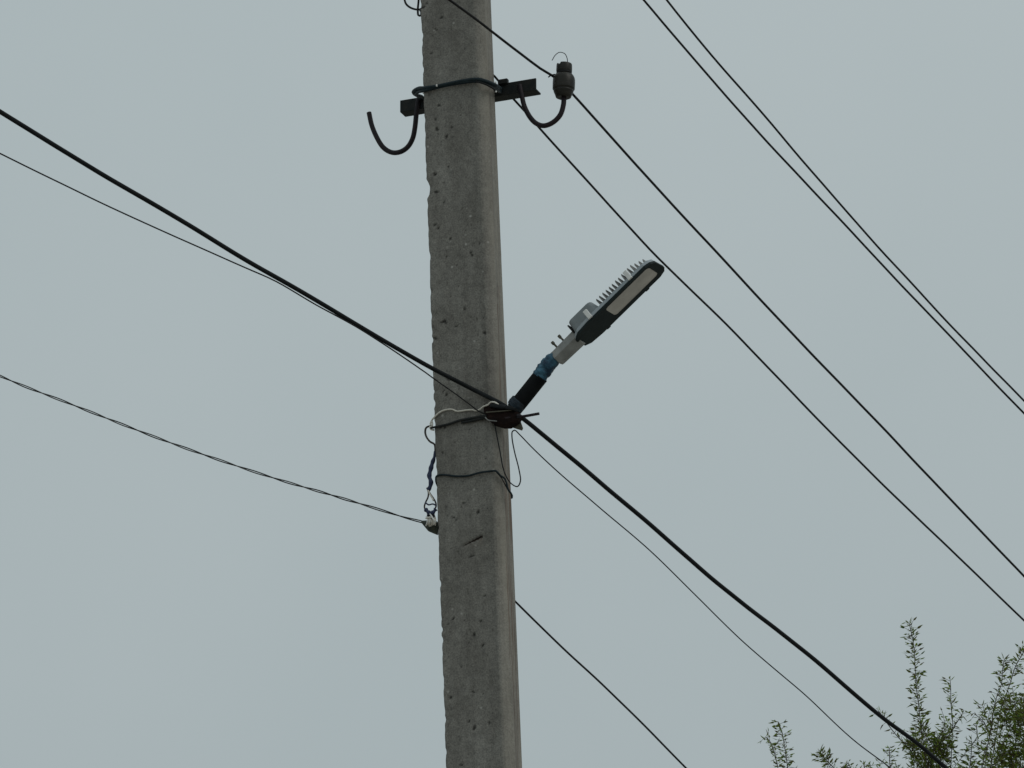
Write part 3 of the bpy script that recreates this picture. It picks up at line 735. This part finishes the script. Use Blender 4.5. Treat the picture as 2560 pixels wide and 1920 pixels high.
# ------------------------------------------------------------------ tree behind, lower right
DT = 17.6
tx = U(2400, 2100, DT)
tree_base = Vector((tx.x, tx.y, 0))
tr = empty('tree', tree_base)
tag(tr, 'green tree with upright leafy shoots reaching into the lower right corner', 'tree')
shoots = [  # (leaf density, size, pixel points from tip down, depth shift)
 (1.5, 1.0, [(2273,1558),(2280,1589),(2285,1619),(2287,1652),(2289,1690),(2292,1728),(2297,1766),(2301,1804),(2306,1842),(2314,1892),(2325,1945),(2340,2010)], 0),
 (.9, 1.0, [(2375,1695),(2377,1723),(2377,1753),(2380,1791),(2382,1821),(2372,1838),(2357,1850),(2337,1870),(2326,1910)], .05),
 (.8, 1.0, [(2410,1776),(2400,1794),(2387,1814),(2378,1832)], .05),
 (.7, 1.0, [(2381,1826),(2380,1854),(2378,1895),(2374,1940),(2360,2020)], .15),
 (1.6, 1.0, [(2511,1647),(2506,1677),(2504,1710),(2494,1735),(2483,1778),(2479,1816),(2471,1854),(2458,1905),(2445,1960),(2420,2050)], -.1),
 (1.2, 1.0, [(2572,1600),(2558,1632),(2539,1665),(2527,1703),(2514,1741),(2501,1778),(2492,1830),(2480,1900),(2465,1980)], .1),
 (.8, 1.0, [(2197,1778),(2212,1800),(2228,1822),(2246,1844),(2266,1865),(2286,1890),(2303,1915),(2330,1960)], .1),
 (1.1, .9, [(2223,1870),(2224,1895),(2226,1925),(2240,1980)], -.1),
 (.8, 1.0, [(2440,1812),(2443,1842),(2430,1862),(2428,1885),(2425,1915),(2420,1970)], .1),
 (.7, .9, [(2433,1783),(2446,1792),(2460,1806),(2474,1835)], 0),
 (1.5, 1.0, [(1945,1804),(1955,1830),(1961,1864),(1966,1895),(1970,1925),(1985,1990)], .1),
 (1.5, 1.0, [(1914,1842),(1928,1858),(1938,1889),(1946,1925),(1965,1990)], .0),
 (2.2, 1.1, [(2050,1880),(2062,1896),(2078,1913),(2100,1935),(2140,1990)], 0),
 (1.6, .9, [(2120,1908),(2130,1925),(2150,1980)], 0),
 (1.6, .9, [(2160,1912),(2162,1930),(2180,1990)], 0),
 (1.6, 1.0, [(2555,1742),(2550,1775),(2545,1815),(2538,1860),(2530,1920),(2515,1990)], .2),
 (1.5, 1.0, [(2590,1690),(2575,1740),(2566,1790),(2560,1850),(2550,1920)], .3),
 (1.3, 1.0, [(2345,1848),(2350,1868),(2352,1895),(2352,1930),(2355,1990)], .2),
 (1.3, 1.0, [(2308,1822),(2322,1848),(2338,1878),(2348,1915),(2352,1960)], .2),
 (1.2, 1.0, [(2268,1858),(2290,1868),(2310,1886),(2325,1915)], .05),
 (1.0, 1.0, [(2640,1640),(2625,1700),(2610,1780),(2590,1870),(2560,1960)], .2),
 (1.0, 1.0, [(2700,1720),(2690,1800),(2660,1900),(2600,2000)], .0),
]
rl = random.Random(21)
LV, LF, LT = [], [], []
def leaf(p, d, L, wdt, tone):
    d = d.normalized(); s = d.cross(Vector((rl.uniform(-1, 1), rl.uniform(-1, 1), rl.uniform(-1, 1)))).normalized()
    nrm = d.cross(s); bend = rl.uniform(-.5, .6)*L
    b = len(LV)
    LV.extend([p, p+d*L*.35+s*wdt*.5+nrm*bend*.1, p+d*L*.35-s*wdt*.5+nrm*bend*.1, p+d*L*.72+s*wdt*.33+nrm*bend*.5, p+d*L*.72-s*wdt*.33+nrm*bend*.5, p+d*L+nrm*bend])
    LF.extend([(b, b+1, b+2), (b+1, b+3, b+4, b+2), (b+3, b+5, b+4)]); LT.extend([tone]*6)
def dress(pts, dens, size, tone0=.45):
    p = spline(pts, .012); s = 0
    axd = (p[0]-p[-1]).normalized()
    for i in range(len(p)-1):
        t = (p[i]-p[i+1]).normalized(); k = dens*3.3
        clump = .55+.9*max(0, noise.noise(p[i]*14)+.45)
        n = int(k*clump) + (rl.random() < (k*clump) % 1)
        for _ in range(n):
            side = Vector((rl.gauss(0, 1), rl.gauss(0, 1), rl.gauss(0, .7))); side = (side-t*side.dot(t)).normalized()
            d = t*rl.uniform(-.15, .8)+side*rl.uniform(.7, 1.1)
            q = p[i]+side*.002
            if rl.random() < .35:                 # short spur carrying a pair
                e = q+d.normalized()*rl.uniform(.010, .028)*size; tubegeo([q, q.lerp(e, .5)+side*.001, e], .0009, 3, BV, BF); q = e
                leaf(q, d+side*.5, rl.uniform(.014, .028)*size, rl.uniform(.005, .010)*size, min(1, max(0, rl.gauss(tone0, .25))))
            leaf(q, d, rl.uniform(.012, .034)*size, rl.uniform(.0035, .0085)*size, min(1, max(0, rl.gauss(tone0, .25))))
BV, BF = [], []
hubs = [tree_base+Vector((-.25, .1, 3.0)), tree_base+Vector((.25, -.1, 3.0)), tree_base+Vector((.05, .2, 3.1))]
for dens, size, pp, dz in shoots:
    P = [U(x, y, DT+dz) for x, y in pp]
    ne = P[-1]
    if pp[-1][1] >= 1915:
        h = min(hubs, key=lambda q: (q-ne).length)
        full = P + [ne.lerp(h, .35)+Vector((0, 0, .03)), ne.lerp(h, .75), h]
    else: full = P
    V, F = tubegeo(spline(full, .03), (lambda t: .0018+.009*t*t) if len(full) > len(P) else (lambda t: .0012+.0012*t), 6)
    link('branch', V, F, M_bark, tr)
    dress(full if len(full) == len(P) else P+[ne.lerp(h, .35)], dens, size)
# denser inner growth at the right, and the crown below the picture
def cloud(px0, px1, py0, py1, n, dspread, shape):
    for _ in range(n):
        x = rl.uniform(px0, px1); y = rl.uniform(py0, py1)
        if not shape(x, y): continue
        p = U(x, y, DT+.15+rl.gauss(0, dspread)); L = rl.uniform(.06, .16)
        d = Vector((rl.gauss(.1, .45), rl.gauss(0, .45), 1)).normalized()
        P = [p+d*L, p+d*L*.5+Vector((rl.uniform(-.01, .01), 0, 0)), p]
        tubegeo(spline(P, .04), .0012, 3, BV, BF); dress(P, rl.uniform(.7, 1.3), 1.0, .55)
cloud(2475, 2640, 1790, 1960, 95, .12, lambda x, y: noise.noise(Vector((x*.018, y*.018, 2))) > -.12)
cloud(2310, 2375, 1880, 1960, 14, .1, lambda x, y: True)
cloud(2280, 2340, 1900, 1960, 10, .1, lambda x, y: True)
cloud(1950, 2700, 1965, 2500, 330, .35, lambda x, y: (x-2350)**2/380**2+(y-2230)**2/270**2 < 1.15)
link('trunk', *tubegeo(spline([tree_base-Vector((0, 0, .3)), tree_base+Vector((.03, 0, .8)), tree_base+Vector((-.02, .02, 2.0)), tree_base+Vector((0, .05, 3.1))], .1), lambda t: .13-.07*t, 12), M_bark, tr)
for h in hubs:
    V, F = tubegeo(spline([tree_base+Vector((0, .02, 2.1)), tree_base.lerp(h, .85)+Vector((0, 0, .1)), h], .08), lambda t: .05-.025*t, 8); link('limb', V, F, M_bark, tr)
tag(link('twigs', BV, BF, M_bark, tr), kind='stuff')
o = link('foliage', LV, LF, M_leaf, tr, False, {'tone': LT}); tag(o, kind='stuff')
print('leaves', len(LF)//3, 'hub z', hubs[0].z, 'tree frame z', U(2400, 1920, DT).z)
print('pole k', kT, kB, 'pole bottom z', CB.z, CT.z, 'VPX', VPX)
